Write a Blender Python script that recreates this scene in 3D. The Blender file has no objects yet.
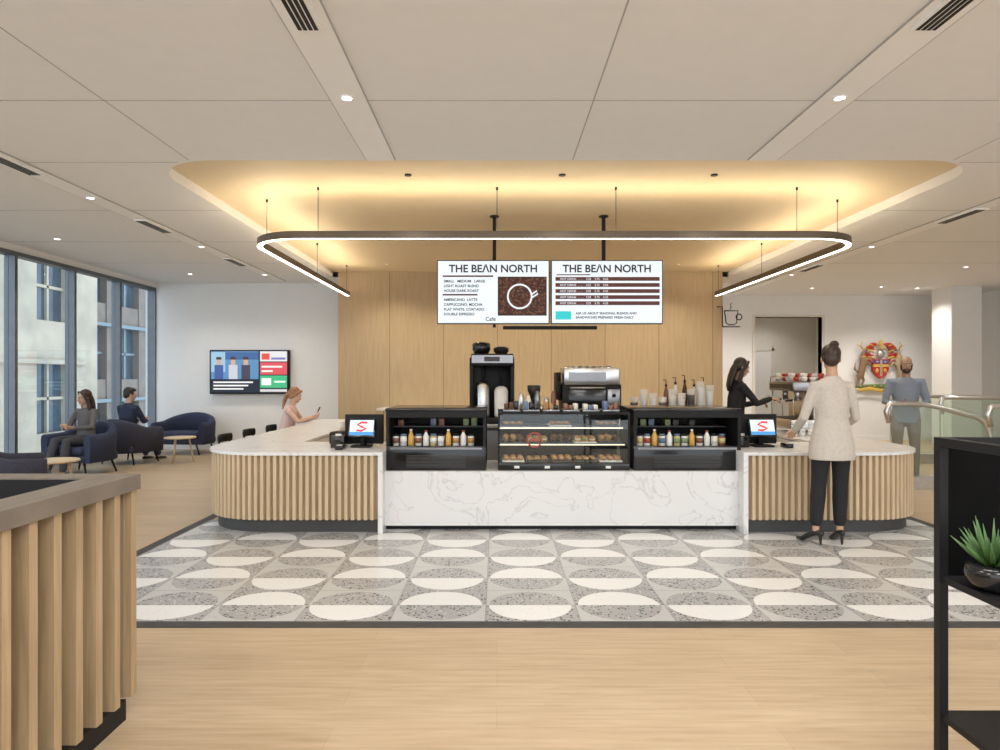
import bpy, bmesh, math, random
from mathutils import Vector, Matrix
random.seed(7)
pi=math.pi
scene=bpy.context.scene
COL=scene.collection
V=Vector
# ------------------------------------------------------------------ materials
MATS={}
def newmat(name):
    m=bpy.data.materials.new(name); m.use_nodes=True
    nt=m.node_tree; b=nt.nodes['Principled BSDF']
    return m,nt,b
def mat(name,c=(.5,.5,.5),r=.5,met=0,emit=None,es=1,var=.06,vs=8,spec=None,bump=0):
    if name in MATS: return MATS[name]
    m,nt,b=newmat(name)
    b.inputs['Roughness'].default_value=r; b.inputs['Metallic'].default_value=met
    if spec is not None: b.inputs['Specular IOR Level'].default_value=spec
    tc=nt.nodes.new('ShaderNodeTexCoord'); n=nt.nodes.new('ShaderNodeTexNoise')
    n.inputs['Scale'].default_value=vs; n.inputs['Detail'].default_value=4
    nt.links.new(tc.outputs['Object'],n.inputs['Vector'])
    cr=nt.nodes.new('ShaderNodeValToRGB')
    cr.color_ramp.elements[0].position=.3; cr.color_ramp.elements[1].position=.7
    cr.color_ramp.elements[0].color=(*[x*(1-var) for x in c],1)
    cr.color_ramp.elements[1].color=(*[min(1,x*(1+var)) for x in c],1)
    nt.links.new(n.outputs['Fac'],cr.inputs['Fac']); nt.links.new(cr.outputs['Color'],b.inputs['Base Color'])
    if bump:
        bp=nt.nodes.new('ShaderNodeBump'); bp.inputs['Strength'].default_value=bump; bp.inputs['Distance'].default_value=.01
        nt.links.new(n.outputs['Fac'],bp.inputs['Height']); nt.links.new(bp.outputs['Normal'],b.inputs['Normal'])
    if emit is not None:
        b.inputs['Emission Color'].default_value=(*emit,1); b.inputs['Emission Strength'].default_value=es
    MATS[name]=m; return m
def emis(name,c,s):
    return mat(name,(c[0]*.3,c[1]*.3,c[2]*.3),.5,emit=c,es=s,var=0)
def wood(name,c1,c2,sc=(1,1,1),r=.45,ns=6,planks=None,seam=None,dark=.75):
    if name in MATS: return MATS[name]
    m,nt,b=newmat(name); L=nt.links.new; N=nt.nodes.new
    b.inputs['Roughness'].default_value=r
    tc=N('ShaderNodeTexCoord'); mp=N('ShaderNodeMapping'); mp.inputs['Scale'].default_value=sc
    n=N('ShaderNodeTexNoise'); n.inputs['Scale'].default_value=ns; n.inputs['Detail'].default_value=6; n.inputs['Distortion'].default_value=.4
    L(tc.outputs['Object'],mp.inputs['Vector']); L(mp.outputs['Vector'],n.inputs['Vector'])
    cr=N('ShaderNodeValToRGB'); cr.color_ramp.elements[0].position=.3; cr.color_ramp.elements[1].position=.7
    cr.color_ramp.elements[0].color=(*c1,1); cr.color_ramp.elements[1].color=(*c2,1)
    L(n.outputs['Fac'],cr.inputs['Fac']); out=cr.outputs['Color']
    if planks:
        bk=N('ShaderNodeTexBrick'); bk.inputs['Scale'].default_value=1
        bk.inputs['Brick Width'].default_value=planks[0]; bk.inputs['Row Height'].default_value=planks[1]
        bk.inputs['Mortar Size'].default_value=.0015; bk.inputs['Mortar Smooth'].default_value=.2
        bk.inputs['Color1'].default_value=(1,1,1,1); bk.inputs['Color2'].default_value=(.90,.885,.87,1); bk.inputs['Mortar'].default_value=(.8,.77,.74,1)
        bk.offset=.37
        L(tc.outputs['Object'],bk.inputs['Vector'])
        mx=N('ShaderNodeMixRGB'); mx.blend_type='MULTIPLY'; mx.inputs['Fac'].default_value=1
        L(out,mx.inputs['Color1']); L(bk.outputs['Color'],mx.inputs['Color2']); out=mx.outputs['Color']
    if seam:
        sp=N('ShaderNodeSeparateXYZ'); L(tc.outputs['Object'],sp.inputs[0])
        a=N('ShaderNodeMath'); a.operation='MULTIPLY'; a.inputs[1].default_value=1/seam; L(sp.outputs['X'],a.inputs[0])
        f=N('ShaderNodeMath'); f.operation='FRACT'; L(a.outputs[0],f.inputs[0])
        g=N('ShaderNodeMath'); g.operation='LESS_THAN'; g.inputs[1].default_value=.014; L(f.outputs[0],g.inputs[0])
        fl=N('ShaderNodeMath'); fl.operation='FLOOR'; L(a.outputs[0],fl.inputs[0])
        wn=N('ShaderNodeTexWhiteNoise'); wn.noise_dimensions='1D'; L(fl.outputs[0],wn.inputs['W'])
        mr=N('ShaderNodeMapRange'); mr.inputs['To Min'].default_value=.93; mr.inputs['To Max'].default_value=1.03; L(wn.outputs['Value'],mr.inputs['Value'])
        m2=N('ShaderNodeMixRGB'); m2.blend_type='MULTIPLY'; m2.inputs['Fac'].default_value=1; L(out,m2.inputs['Color1']); L(mr.outputs[0],m2.inputs['Color2'])
        m3=N('ShaderNodeMixRGB'); L(g.outputs[0],m3.inputs['Fac']); L(m2.outputs[0],m3.inputs['Color1']); m3.inputs['Color2'].default_value=(c1[0]*.6,c1[1]*.55,c1[2]*.5,1)
        out=m3.outputs['Color']
    L(out,b.inputs['Base Color']); MATS[name]=m; return m
def glass(name,tint=(.9,1,.97),gl=.1,rough=.02):
    if name in MATS: return MATS[name]
    m=bpy.data.materials.new(name); m.use_nodes=True; nt=m.node_tree
    for n in list(nt.nodes): nt.nodes.remove(n)
    o=nt.nodes.new('ShaderNodeOutputMaterial'); t=nt.nodes.new('ShaderNodeBsdfTransparent'); g=nt.nodes.new('ShaderNodeBsdfGlossy'); x=nt.nodes.new('ShaderNodeMixShader')
    t.inputs[0].default_value=(*tint,1); g.inputs['Roughness'].default_value=rough; x.inputs[0].default_value=gl
    nt.links.new(t.outputs[0],x.inputs[1]); nt.links.new(g.outputs[0],x.inputs[2]); nt.links.new(x.outputs[0],o.inputs[0])
    MATS[name]=m; return m
def stone(name):
    m,nt,b=newmat(name); L=nt.links.new; N=nt.nodes.new
    b.inputs['Roughness'].default_value=.25
    tc=N('ShaderNodeTexCoord'); n=N('ShaderNodeTexNoise'); n.inputs['Scale'].default_value=2.0; n.inputs['Detail'].default_value=9; n.inputs['Distortion'].default_value=1.4
    L(tc.outputs['Object'],n.inputs['Vector'])
    cr=N('ShaderNodeValToRGB'); e=cr.color_ramp.elements
    e[0].position=.485; e[0].color=(.76,.765,.765,1); e[1].position=.515; e[1].color=(.76,.765,.765,1)
    k=e.new(.5); k.color=(.60,.60,.60,1)
    L(n.outputs['Fac'],cr.inputs['Fac']); L(cr.outputs['Color'],b.inputs['Base Color']); return m
def tilemat():
    m,nt,b=newmat('patterned_terrazzo_tile'); L=nt.links.new; N=nt.nodes.new
    b.inputs['Roughness'].default_value=.22
    tc=N('ShaderNodeTexCoord'); sp=N('ShaderNodeSeparateXYZ'); L(tc.outputs['Object'],sp.inputs[0])
    def M(op,a,c=None):
        n=N('ShaderNodeMath'); n.operation=op
        for i,x in enumerate((a,c)):
            if x is None: continue
            if isinstance(x,(int,float)): n.inputs[i].default_value=x
            else: L(x,n.inputs[i])
        return n.outputs[0]
    s=.585
    u=M('DIVIDE',M('ADD',sp.outputs['X'],3.0),s); v=M('DIVIDE',M('SUBTRACT',sp.outputs['Y'],4.08),s)
    row=M('FLOOR',v); col_=M('FLOOR',u); fv=M('SUBTRACT',M('FRACT',v),.5); fu=M('SUBTRACT',M('FRACT',u),.5)
    d=M('SQRT',M('ADD',M('MULTIPLY',fu,fu),M('MULTIPLY',fv,fv)))
    circ=M('LESS_THAN',d,.46)
    par=M('MODULO',M('ADD',M('ADD',col_,row),20.0),2.0)
    far=M('GREATER_THAN',fv,0.0)
    xr=M('ABSOLUTE',M('SUBTRACT',par,far))
    seam=M('MAXIMUM',M('LESS_THAN',M('FRACT',u),.012),M('LESS_THAN',M('FRACT',v),.012))
    vo=N('ShaderNodeTexVoronoi'); vo.inputs['Scale'].default_value=46; L(tc.outputs['Object'],vo.inputs['Vector'])
    vs=N('ShaderNodeSeparateColor'); L(vo.outputs['Color'],vs.inputs[0])
    chip=M('MULTIPLY',M('LESS_THAN',vo.outputs['Distance'],.42),M('LESS_THAN',vs.outputs[0],.45))
    chip2=M('MULTIPLY',M('LESS_THAN',vo.outputs['Distance'],.3),M('GREATER_THAN',vs.outputs[1],.8))
    def mix(f,a,c):
        n=N('ShaderNodeMixRGB')
        for i,x in zip(('Fac','Color1','Color2'),(f,a,c)):
            if isinstance(x,tuple): n.inputs[i].default_value=(*x,1)
            else: L(x,n.inputs[i])
        return n.outputs[0]
    dark=mix(chip,(.37,.37,.37),(.10,.10,.10)); dark=mix(chip2,dark,(.70,.70,.69))
    light=mix(chip2,(.50,.50,.50),(.40,.40,.40))
    white=mix(chip2,(.75,.755,.755),(.64,.64,.64))
    inner=mix(xr,dark,white); outer_=mix(xr,light,dark)
    col=mix(circ,outer_,inner); col=mix(seam,col,(.30,.30,.30))
    L(col,b.inputs['Base Color']); return m

WHITE=mat('painted_wall_white',(.82,.82,.815),.7,var=.01)
CEIL=mat('ceiling_paint',(.82,.82,.82),.8,var=.012)
SEAM=mat('ceiling_seam',(.42,.42,.42),.8)
BAND=mat('ceiling_slot_band',(.89,.89,.89),.7,var=.01)
BLK=mat('black_powdercoat',(.010,.010,.011),.5,spec=.25)
BLKG=mat('black_gloss',(.01,.01,.011),.15)
DGREY=mat('dark_grey',(.05,.05,.052),.5)
STEEL=mat('brushed_steel',(.62,.62,.62),.28,met=1,vs=30)
STEELD=mat('dark_steel',(.25,.25,.26),.3,met=1)
STONE=stone('white_quartz')
FLOORW=wood('oak_plank_floor',(.42,.312,.198),(.53,.41,.275),(.5,6,1),.38,5,planks=(1.9,.19))
OAKP=wood('oak_wall_panel',(.50,.37,.21),(.585,.445,.27),(5,5,.35),.5,5,seam=1.05)
OAKS=wood('oak_slat',(.54,.41,.26),(.65,.51,.34),(6,6,.5),.5,5)
OAKF=wood('oak_fin',(.32,.225,.125),(.46,.335,.20),(8,8,.5),.5,5)
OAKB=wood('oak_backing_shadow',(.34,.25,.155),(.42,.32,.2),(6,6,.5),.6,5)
CANOPY=mat('canopy_warm_finish',(.74,.62,.43),.6,var=.01)
BRONZE=mat('bronze_metal',(.17,.14,.11),.4,met=.6)
CAP=wood('taupe_wood_cap',(.14,.115,.09),(.20,.165,.13),(6,.8,1),.45,5)
TILE=tilemat()
TILEB=mat('dark_tile_border',(.05,.05,.053),.5,var=.2,spec=.25)
GL=glass('clear_glass',(.96,.98,.97),.035)
GLG=glass('balustrade_glass',(.93,.97,.94),.08)
GEDGE=mat('glass_edge_green',(.34,.46,.38),.15)
WGL=glass('window_glass',(.88,.93,.96),.05)
NAVY=mat('navy_upholstery',(.026,.034,.072),.85,vs=60,var=.2)
NAVY2=mat('deep_navy_upholstery',(.036,.038,.062),.85,vs=60,var=.2)
MULL=mat('window_mullion',(.14,.15,.165),.4,met=.5)
# ------------------------------------------------------------------ builder
class B:
    def __init__(s,M=None):
        s.bm=bmesh.new(); s.mats=[]; s.M=M or Matrix.Identity(4)
    def mi(s,m):
        if m not in s.mats: s.mats.append(m)
        return s.mats.index(m)
    def v(s,co): return s.bm.verts.new(s.M@V(co))
    def f(s,vs,m,sm=False):
        try: fc=s.bm.faces.new(vs)
        except ValueError: return None
        fc.material_index=s.mi(m); fc.smooth=sm; return fc
    def box(s,x0,x1,y0,y1,z0,z1,m,bev=0,seg=2):
        c=[s.v((x,y,z)) for z in (z0,z1) for y in (y0,y1) for x in (x0,x1)]
        fs=[s.f([c[i] for i in q],m,bev>0) for q in ((0,2,3,1),(4,5,7,6),(0,1,5,4),(2,6,7,3),(0,4,6,2),(1,3,7,5))]
        if bev:
            es=set(e for f in fs for e in f.edges)
            bmesh.ops.bevel(s.bm,geom=list(es),offset=bev,offset_type='OFFSET',segments=seg,profile=.5,affect='EDGES',material=-1)
    def prism(s,pts,z0,z1,m):
        a=[s.v((p[0],p[1],z0)) for p in pts]; b=[s.v((p[0],p[1],z1)) for p in pts]; n=len(pts)
        s.f(a[::-1],m); s.f(b,m)
        for i in range(n): s.f([a[i],a[(i+1)%n],b[(i+1)%n],b[i]],m)
    def prismy(s,pts,y0,y1,m,me=None):
        a=[s.v((p[0],y0,p[1])) for p in pts]; b=[s.v((p[0],y1,p[1])) for p in pts]; n=len(pts)
        s.f(a,m); s.f(b[::-1],m)
        for i in range(n): s.f([a[i],b[i],b[(i+1)%n],a[(i+1)%n]],me or m)
    def tube(s,pts,rad,m,n=12,ref=None,cap=True,round_=False):
        pts=[V(p) for p in pts]; N=len(pts)
        rad=[(r,r) if isinstance(r,(int,float)) else r for r in (rad if isinstance(rad,(list,tuple)) else [rad]*N)]
        if len(rad)!=N: rad=[rad[0]]*N
        if round_:
            for end in (0,-1):
                i=0 if end==0 else len(pts)-1; j=1 if end==0 else len(pts)-2
                t=(pts[i]-pts[j]).normalized(); r=min(rad[i]); 
                base=pts[i]; rr=rad[i]
                add=[(base+t*r*.5,(rr[0]*.86,rr[1]*.86)),(base+t*r*.85,(rr[0]*.52,rr[1]*.52)),(base+t*r*.98,(rr[0]*.18,rr[1]*.18))]
                if end==0:
                    for p,q in add: pts.insert(0,p); rad.insert(0,q)
                else:
                    for p,q in add: pts.append(p); rad.append(q)
            N=len(pts)
        rings=[]; prev=None
        for i in range(N):
            t=(pts[min(i+1,N-1)]-pts[max(i-1,0)])
            t=t.normalized() if t.length>1e-9 else V((0,0,1))
            if ref is not None: a=V(ref)
            elif prev is not None: a=prev
            else: a=V((1,0,0)) if abs(t.x)<.9 else V((0,1,0))
            a=a-t*a.dot(t)
            if a.length<1e-5: a=V((0,1,0))-t*t.y
            a.normalize(); prev=a; b=t.cross(a)
            rings.append([s.v(pts[i]+a*rad[i][0]*math.cos(2*pi*k/n)+b*rad[i][1]*math.sin(2*pi*k/n)) for k in range(n)])
        for i in range(N-1):
            for k in range(n): s.f([rings[i][k],rings[i][(k+1)%n],rings[i+1][(k+1)%n],rings[i+1][k]],m,True)
        if cap: s.f(rings[0][::-1],m); s.f(rings[-1],m)
    def cyl(s,c,r,h,m,n=20,r2=None,ax=(0,0,1)):
        c=V(c); s.tube([c,c+V(ax)*h],[r,r if r2 is None else r2],m,n)
    def lathe(s,c,prof,m,n=20):
        c=V(c); rings=[[s.v(c+V((r*math.cos(2*pi*k/n),r*math.sin(2*pi*k/n),z))) for k in range(n)] for r,z in prof]
        for i in range(len(prof)-1):
            for k in range(n): s.f([rings[i][k],rings[i][(k+1)%n],rings[i+1][(k+1)%n],rings[i+1][k]],m,True)
        s.f(rings[0][::-1],m); s.f(rings[-1],m)
    def ell(s,c,r,m,n=16,R=None):
        c=V(c); r=(r,r,r) if isinstance(r,(int,float)) else r
        R=R or Matrix.Identity(3); h=max(6,n//2)
        P=lambda a,b:c+R@V((r[0]*math.sin(a)*math.cos(b),r[1]*math.sin(a)*math.sin(b),r[2]*math.cos(a)))
        top=s.v(P(0,0)); bot=s.v(P(pi,0))
        rings=[[s.v(P(pi*i/h,2*pi*k/n)) for k in range(n)] for i in range(1,h)]
        for k in range(n):
            s.f([top,rings[0][k],rings[0][(k+1)%n]],m,True); s.f([bot,rings[-1][(k+1)%n],rings[-1][k]],m,True)
        for i in range(len(rings)-1):
            for k in range(n): s.f([rings[i][k],rings[i+1][k],rings[i+1][(k+1)%n],rings[i][(k+1)%n]],m,True)
    def torus(s,c,R,r,m,n=24,k=8,ax='z'):
        c=V(c); g=[]
        for i in range(n):
            a=2*pi*i/n; ring=[]
            for j in range(k):
                b=2*pi*j/k; x=(R+r*math.cos(b)); p=V((x*math.cos(a),x*math.sin(a),r*math.sin(b)))
                if ax=='y': p=V((p.x,p.z,p.y))
                if ax=='x': p=V((p.z,p.x,p.y))
                ring.append(s.v(c+p))
            g.append(ring)
        for i in range(n):
            for j in range(k): s.f([g[i][j],g[(i+1)%n][j],g[(i+1)%n][(j+1)%k],g[i][(j+1)%k]],m,True)
    def sweep(s,path,prof,m,closed=False,mats=None,sm=False):
        n=len(path); rings=[]
        for i in range(n):
            if closed: p0,p1=V(path[i-1]),V(path[(i+1)%n])
            else: p0,p1=V(path[max(i-1,0)]),V(path[min(i+1,n-1)])
            t=(p1-p0).normalized(); nr=V((-t.y,t.x))
            rings.append([s.v((path[i][0]+nr.x*o,path[i][1]+nr.y*o,z)) for o,z in prof])
        k=len(prof)
        for i in range(n if closed else n-1):
            j=(i+1)%n
            for a in range(k):
                mm=mats[a] if mats else m
                s.f([rings[i][a],rings[j][a],rings[j][(a+1)%k],rings[i][(a+1)%k]],mm,sm)
        if not closed: s.f(rings[0],m); s.f(rings[-1][::-1],m)
    def done(s,name,loc=(0,0,0),rz=0,parent=None,fix=True):
        if fix: bmesh.ops.recalc_face_normals(s.bm,faces=s.bm.faces)
        me=bpy.data.meshes.new(name); s.bm.to_mesh(me); s.bm.free()
        for m in s.mats: me.materials.append(m)
        o=bpy.data.objects.new(name,me); COL.objects.link(o); o.location=loc; o.rotation_euler=(0,0,rz)
        if parent: par(o,parent)
        return o
def par(o,e):
    o.parent=e; o.matrix_parent_inverse=Matrix.LocRotScale(e.location,e.rotation_euler,None).inverted()
def empty(name,loc=(0,0,0)):
    e=bpy.data.objects.new(name,None); e.location=loc; e.empty_display_size=.2; COL.objects.link(e); return e
def fuse(b,name,vox,parent=None,smooth=3,fac=.5):
    o=b.done(name)
    md=o.modifiers.new('r','REMESH'); md.mode='VOXEL'; md.voxel_size=vox
    if smooth:
        sm=o.modifiers.new('s','SMOOTH'); sm.iterations=smooth; sm.factor=fac
    bpy.context.view_layer.update()
    dg=bpy.context.evaluated_depsgraph_get()
    me=bpy.data.meshes.new_from_object(o.evaluated_get(dg)); mt=b.mats[0]
    o.modifiers.clear(); old=o.data; o.data=me; bpy.data.meshes.remove(old)
    me.materials.clear(); me.materials.append(mt)
    me.polygons.foreach_set('use_smooth',[True]*len(me.polygons))
    me.polygons.foreach_set('material_index',[0]*len(me.polygons))
    if parent: par(o,parent)
    return o
def arc(cx,cy,r,a0,a1,n=12):
    return [(cx+r*math.cos(math.radians(a0+(a1-a0)*i/n)),cy+r*math.sin(math.radians(a0+(a1-a0)*i/n))) for i in range(n+1)]
def text(s,size,loc,m,parent,name='lettering',align='LEFT',bold=0,sx=1):
    c=bpy.data.curves.new(name,'FONT'); c.body=s; c.size=size; c.align_x=align; c.offset=bold; c.extrude=.0005
    o=bpy.data.objects.new(name,c); COL.objects.link(o); o.location=loc; o.rotation_euler=(pi/2,0,0); o.scale=(sx,1,1)
    c.materials.append(m)
    if parent: par(o,parent)
    return o
H=1.5; F=667.0
def X(px,d): return (px-497)*d/F
def Z(py,d): return H-(py-377)*d/F
# ------------------------------------------------------------------ room shell
CZ=3.45; RZ=3.55; WX=-7.1; WLY=13.85; WW=13.0; WRY=15.9; EX=11.2
b=B(); b.box(WX,EX+.2,-6,18,-.12,0,FLOORW); b.done('floor')
b=B(); b.box(-3.0,4.33,4.08,7.0,.0,.004,TILE); b.done('floor_tile_inlay')
b=B()
b.box(-3.10,4.43,3.985,4.08,0,.005,TILEB); b.box(-3.10,-3.0,4.08,8.6,0,.005,TILEB); b.box(4.33,4.43,4.08,8.6,0,.005,TILEB)
b.done('trim_floor_border')
b=B()
outer=[(WX-.2,-6),(EX+.2,-6),(EX+.2,18),(WX-.2,18)]
LX,RX=-3.2,4.5; r=.65
inner=[(LX,WW)]+arc(LX+r,6.0+r,r,180,270)+arc(RX-r,6.0+r,r,270,360)+[(RX,WW)]
ov=[b.v((x,y,CZ)) for x,y in outer]; iv=[b.v((x,y,CZ)) for x,y in inner]
es=[b.bm.edges.new((ov[i],ov[(i+1)%4])) for i in range(4)]+[b.bm.edges.new((iv[i],iv[(i+1)%len(iv)])) for i in range(len(iv))]
bmesh.ops.triangle_fill(b.bm,use_beauty=True,edges=es,use_dissolve=False)
mi=b.mi(CEIL)
for f in b.bm.faces: f.material_index=mi
b.bm.normal_update()
for f in b.bm.faces:
    if f.normal.z>0: f.normal_flip()
for i in range(len(iv)-1):
    a0,a1=inner[i],inner[i+1]
    b.f([iv[i],iv[i+1],b.v((a1[0],a1[1],RZ)),b.v((a0[0],a0[1],RZ))],CEIL)
b.done('ceiling',fix=False)
b=B(); b.box(LX-.05,RX+.05,5.9,WW,RZ,RZ+.06,CANOPY)
b.done('ceiling_recess_canopy')
b=B(); b.box(WX-.2,EX+.2,-6,18,3.62,3.7,CEIL); b.done('ceiling_slab')
b=B(); zs=CZ-.002
for x in (.68,): b.box(x-.005,x+.005,-2,5.99,zs,CZ,SEAM)
for x in (-2.77,4.1): b.box(x-.004,x+.004,-2,5.99,zs,CZ,SEAM)
for y in (1.6,4.7): b.box(WX,EX,y-.004,y+.004,zs,CZ,SEAM)
b.box(WX,LX+.3,6.05,6.058,zs,CZ,SEAM); b.box(RX-.3,EX,6.05,6.058,zs,CZ,SEAM)
for y in (7.8,9.6,11.4): b.box(WX,LX-.02,y,y+.008,zs,CZ,SEAM); b.box(RX+.02,EX,y,y+.008,zs,CZ,SEAM)
b.done('trim_ceiling_seams')
nb=[0]
def band(x0,x1,y0,y1,diffs=()):
    nb[0]+=1
    b=B(); b.box(x0,x1,y0,y1,CZ-.012,CZ-.0005,BAND)
    b.box(x0-.006,x0,y0,y1,CZ-.012,CZ-.0005,SEAM); b.box(x1,x1+.006,y0,y1,CZ-.012,CZ-.0005,SEAM)
    xc=(x0+x1)/2; w=.16; l=.7
    for yc in diffs:
        b.box(xc-w/2,xc+w/2,yc-l/2,yc+l/2,CZ-.03,CZ-.0125,BAND)
        for i in range(4):
            x=xc-w/2+.02+i*(w-.04)/4; b.box(x,x+.022,yc-l/2+.01,yc+l/2-.01,CZ-.032,CZ-.0305,BLK)
    b.done('trim_ceiling_slot_diffuser_%d'%nb[0])
band(-1.165,-.915,-2,5.97,(3.35,)); band(2.25,2.50,-2,5.97,(3.35,)); band(-4.5,-4.28,0,13.5,(6.0,8.55,11.2)); band(5.45,5.68,0,15.5,(8.0,11.8))
LAMP=emis('lamp_lens',(1,.97,.92),12)
LAMPD=emis('lamp_lens_recessed',(1,.9,.7),1.2)
def downlight(x,y,z=CZ-.012,e=45,spot=True,rad=.045,c=(1,.94,.86),lens=None):
    b=B(); b.torus((x,y,z-.003),rad+.012,.008,BAND if lens is None else CANOPY,20,6); b.cyl((x,y,z-.006),rad,.004,lens or LAMP,16); b.done('recessed_downlight')
    if spot:
        l=bpy.data.lights.new('downlight_lamp','SPOT'); l.energy=e; l.color=c; l.spot_size=math.radians(130); l.spot_blend=.8; l.shadow_soft_size=.12
        o=bpy.data.objects.new('downlight_lamp',l); COL.objects.link(o); o.location=(x,y,z-.03)
for x in (-1.04,2.375):
    for y in (1.8,4.62): downlight(x,y,e=55,rad=.03)
for y in (4.6,7.2,9.9,12.6): downlight(-4.39,y,e=68,rad=.03); downlight(5.565,y,e=78,rad=.03)
for x,y in ((-6.2,9.4),(-5.8,12.6)): downlight(x,y,CZ,e=75,rad=.03)
for x,y in ((8.3,14.4),(9.2,14.6),(6.9,14.6),(5.3,14.6),(8.3,9),(8.3,11.8)): downlight(x,y,CZ,e=125,rad=.03)
downlight(7.0,16.9,CZ,e=80,rad=.04)  # downlight added to brighten the corridor behind the opening
for x in (-.9,.66,2.2):
    b=B(); b.cyl((x,6.75,RZ-.012),.035,.014,BLK,16); b.cyl((x,6.75,RZ-.014),.025,.004,DGREY,16); b.done('recessed_adjustable_spotlight')
    l=bpy.data.lights.new('counter_spot','SPOT'); l.energy=45; l.color=(1,.93,.83); l.spot_size=math.radians(100); l.spot_blend=.7; l.shadow_soft_size=.03
    o=bpy.data.objects.new('counter_spot_lamp',l); COL.objects.link(o); o.location=(x,6.75,RZ-.03)
for x in (-2,-.7,.65,2,3.3):
    downlight(x,9.6,RZ,e=50,rad=.025,c=(1,.9,.74),lens=LAMPD); downlight(x,12.1,RZ,e=78,rad=.025,c=(1,.89,.72),lens=LAMPD)
b=B(); b.box(-3.1,4.4,WW,WW+.84,0,RZ,OAKP); b.done('wall_back_oak')
b=B(); b.box(WX-.2,-3.1,WLY,WLY+.2,0,CZ,WHITE); b.done('wall_back_left')
b=B(); ox0,ox1,oz=X(755,WRY),X(822,WRY),Z(317,WRY)
b.box(4.4,ox0,WRY,WRY+.2,0,CZ,WHITE); b.box(ox1,EX,WRY,WRY+.2,0,CZ,WHITE); b.box(ox0,ox1,WRY,WRY+.2,oz,CZ,WHITE)
b.box(4.4,4.6,WW+.84,WRY,0,CZ,WHITE); b.done('wall_back_right')
TAUPE=mat('corridor_paint',(.72,.69,.63),.7,var=.02)
b=B(); b.box(ox0-.6,ox1+.8,WRY+2,WRY+2.1,0,CZ,TAUPE); b.box(ox0-.7,ox0-.6,WRY+.2,WRY+2,0,CZ,TAUPE); b.box(ox1+.8,ox1+.9,WRY+.2,WRY+2,0,CZ,TAUPE); b.done('wall_corridor')
b=B(); b.box(ox0+.25,ox0+1.2,WRY+1.95,WRY+1.995,0.02,2.2,WHITE); b.box(ox0+.18,ox0+.25,WRY+1.93,WRY+1.995,0,2.27,TAUPE); b.box(ox0+1.2,ox0+1.27,WRY+1.93,WRY+1.995,0,2.27,TAUPE); b.box(ox0+.18,ox0+1.27,WRY+1.93,WRY+1.995,2.2,2.27,TAUPE)
b.cyl((ox0+1.12,WRY+1.9,1.0),.012,.1,STEEL,8,ax=(-1,0,0)); b.done('door_1')
b=B(); b.box(ox0-.06,ox0,WRY-.02,WRY+.22,0,oz,TAUPE); b.box(ox1,ox1+.06,WRY-.02,WRY+.22,0,oz,TAUPE); b.box(ox0-.06,ox1+.06,WRY-.02,WRY+.22,oz,oz+.05,TAUPE); b.done('trim_opening_frame')
b=B(); b.box(EX,EX+.2,-6,WRY+.2,0,CZ,WHITE); b.done('wall_right')
b=B(); b.box(9.75,10.4,14.3,14.95,0,CZ,WHITE); b.done('wall_column')
b=B(); b.box(WX,-3.12,WLY-.015,WLY,0,.1,WHITE); b.done('baseboard_back_left')
b=B(); b.box(4.62,ox0-.1,WRY-.015,WRY,0,.1,WHITE); b.box(ox1+.08,EX,WRY-.015,WRY,0,.1,WHITE); b.done('baseboard_back_right')
ys=[2.95,4.32,5.70,7.08,8.45,9.82,11.2,12.55,13.85]
for i in range(len(ys)-1):
    b=B(); y0,y1=ys[i],ys[i+1]
    b.box(WX-.14,WX+.02,y0-.03,y0+.03,.1,CZ-.1,MULL)
    if i==len(ys)-2: b.box(WX-.14,WX+.02,y1-.04,y1,.1,CZ-.1,MULL)
    b.box(WX-.14,WX+.02,y0+.03,y1-.03,.1,.17,MULL); b.box(WX-.14,WX+.02,y0+.03,y1-.03,CZ-.16,CZ-.1,MULL)
    b.box(WX-.08,WX-.07,y0+.03,y1-.03,.17,CZ-.16,WGL)
    b.done('window_%d'%(i+1))
b=B(); b.box(WX-.2,WX,-6,2.91,0,CZ,WHITE); b.box(WX-.2,WX,2.91,13.85,0,.1,WHITE); b.box(WX-.2,WX,2.91,13.85,CZ-.1,CZ,WHITE); b.done('wall_left')
# ------------------------------------------------------------------ exterior
LIME=mat('limestone',(.42,.375,.30),.85,vs=1.2,var=.16); BRK=mat('dark_brick',(.20,.165,.145),.85,vs=2,var=.15)
EGL=mat('exterior_glazing',(.05,.08,.11),.08,var=.4,vs=.8); TEAL=mat('teal_spandrel',(.16,.23,.27),.5)
GROUND=mat('street_asphalt',(.2,.2,.2),.9)
def facade(name,x,y0,y1,z0,z1,bw,fh,m,ww,wh,frame):
    b=B(); b.box(x-6,x-.35,y0,y1,z0,z1,m)
    n=int((y1-y0)/bw); nf=int((z1-z0)/fh)
    for i in range(n+1):
        yy=y0+i*bw; b.box(x-.35,x,yy-(bw-ww)/2,yy+(bw-ww)/2,z0,z1,m)
    for j in range(nf+1):
        zz=z0+j*fh; b.box(x-.35,x-.05,y0,y1,zz-(fh-wh)/2,zz+(fh-wh)/2,m); b.box(x-.05,x+.12,y0,y1,zz-(fh-wh)/2,zz-(fh-wh)/2+.15,frame)
    b.box(x-.34,x-.30,y0,y1,z0,z1,EGL)
    for i in range(n):
        yy=y0+(i+.5)*bw; b.box(x-.3,x-.2,yy-.05,yy+.05,z0,z1,frame)
    for j in range(nf):
        zz=z0+(j+.5)*fh; b.box(x-.3,x-.2,y0,y1,zz-.05,zz+.05,frame)
    b.done(name)
facade('limestone_building',-15.5,8,25.0,-9,16,3.4,3.9,LIME,1.7,2.4,LIME)
facade('brick_building',-17,26.9,52,-9,16,2.6,3.3,BRK,1.7,2.3,TEAL)
b=B(); b.box(-60,WX-.3,-20,80,-9.2,-9,GROUND); b.done('street_ground')
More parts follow.
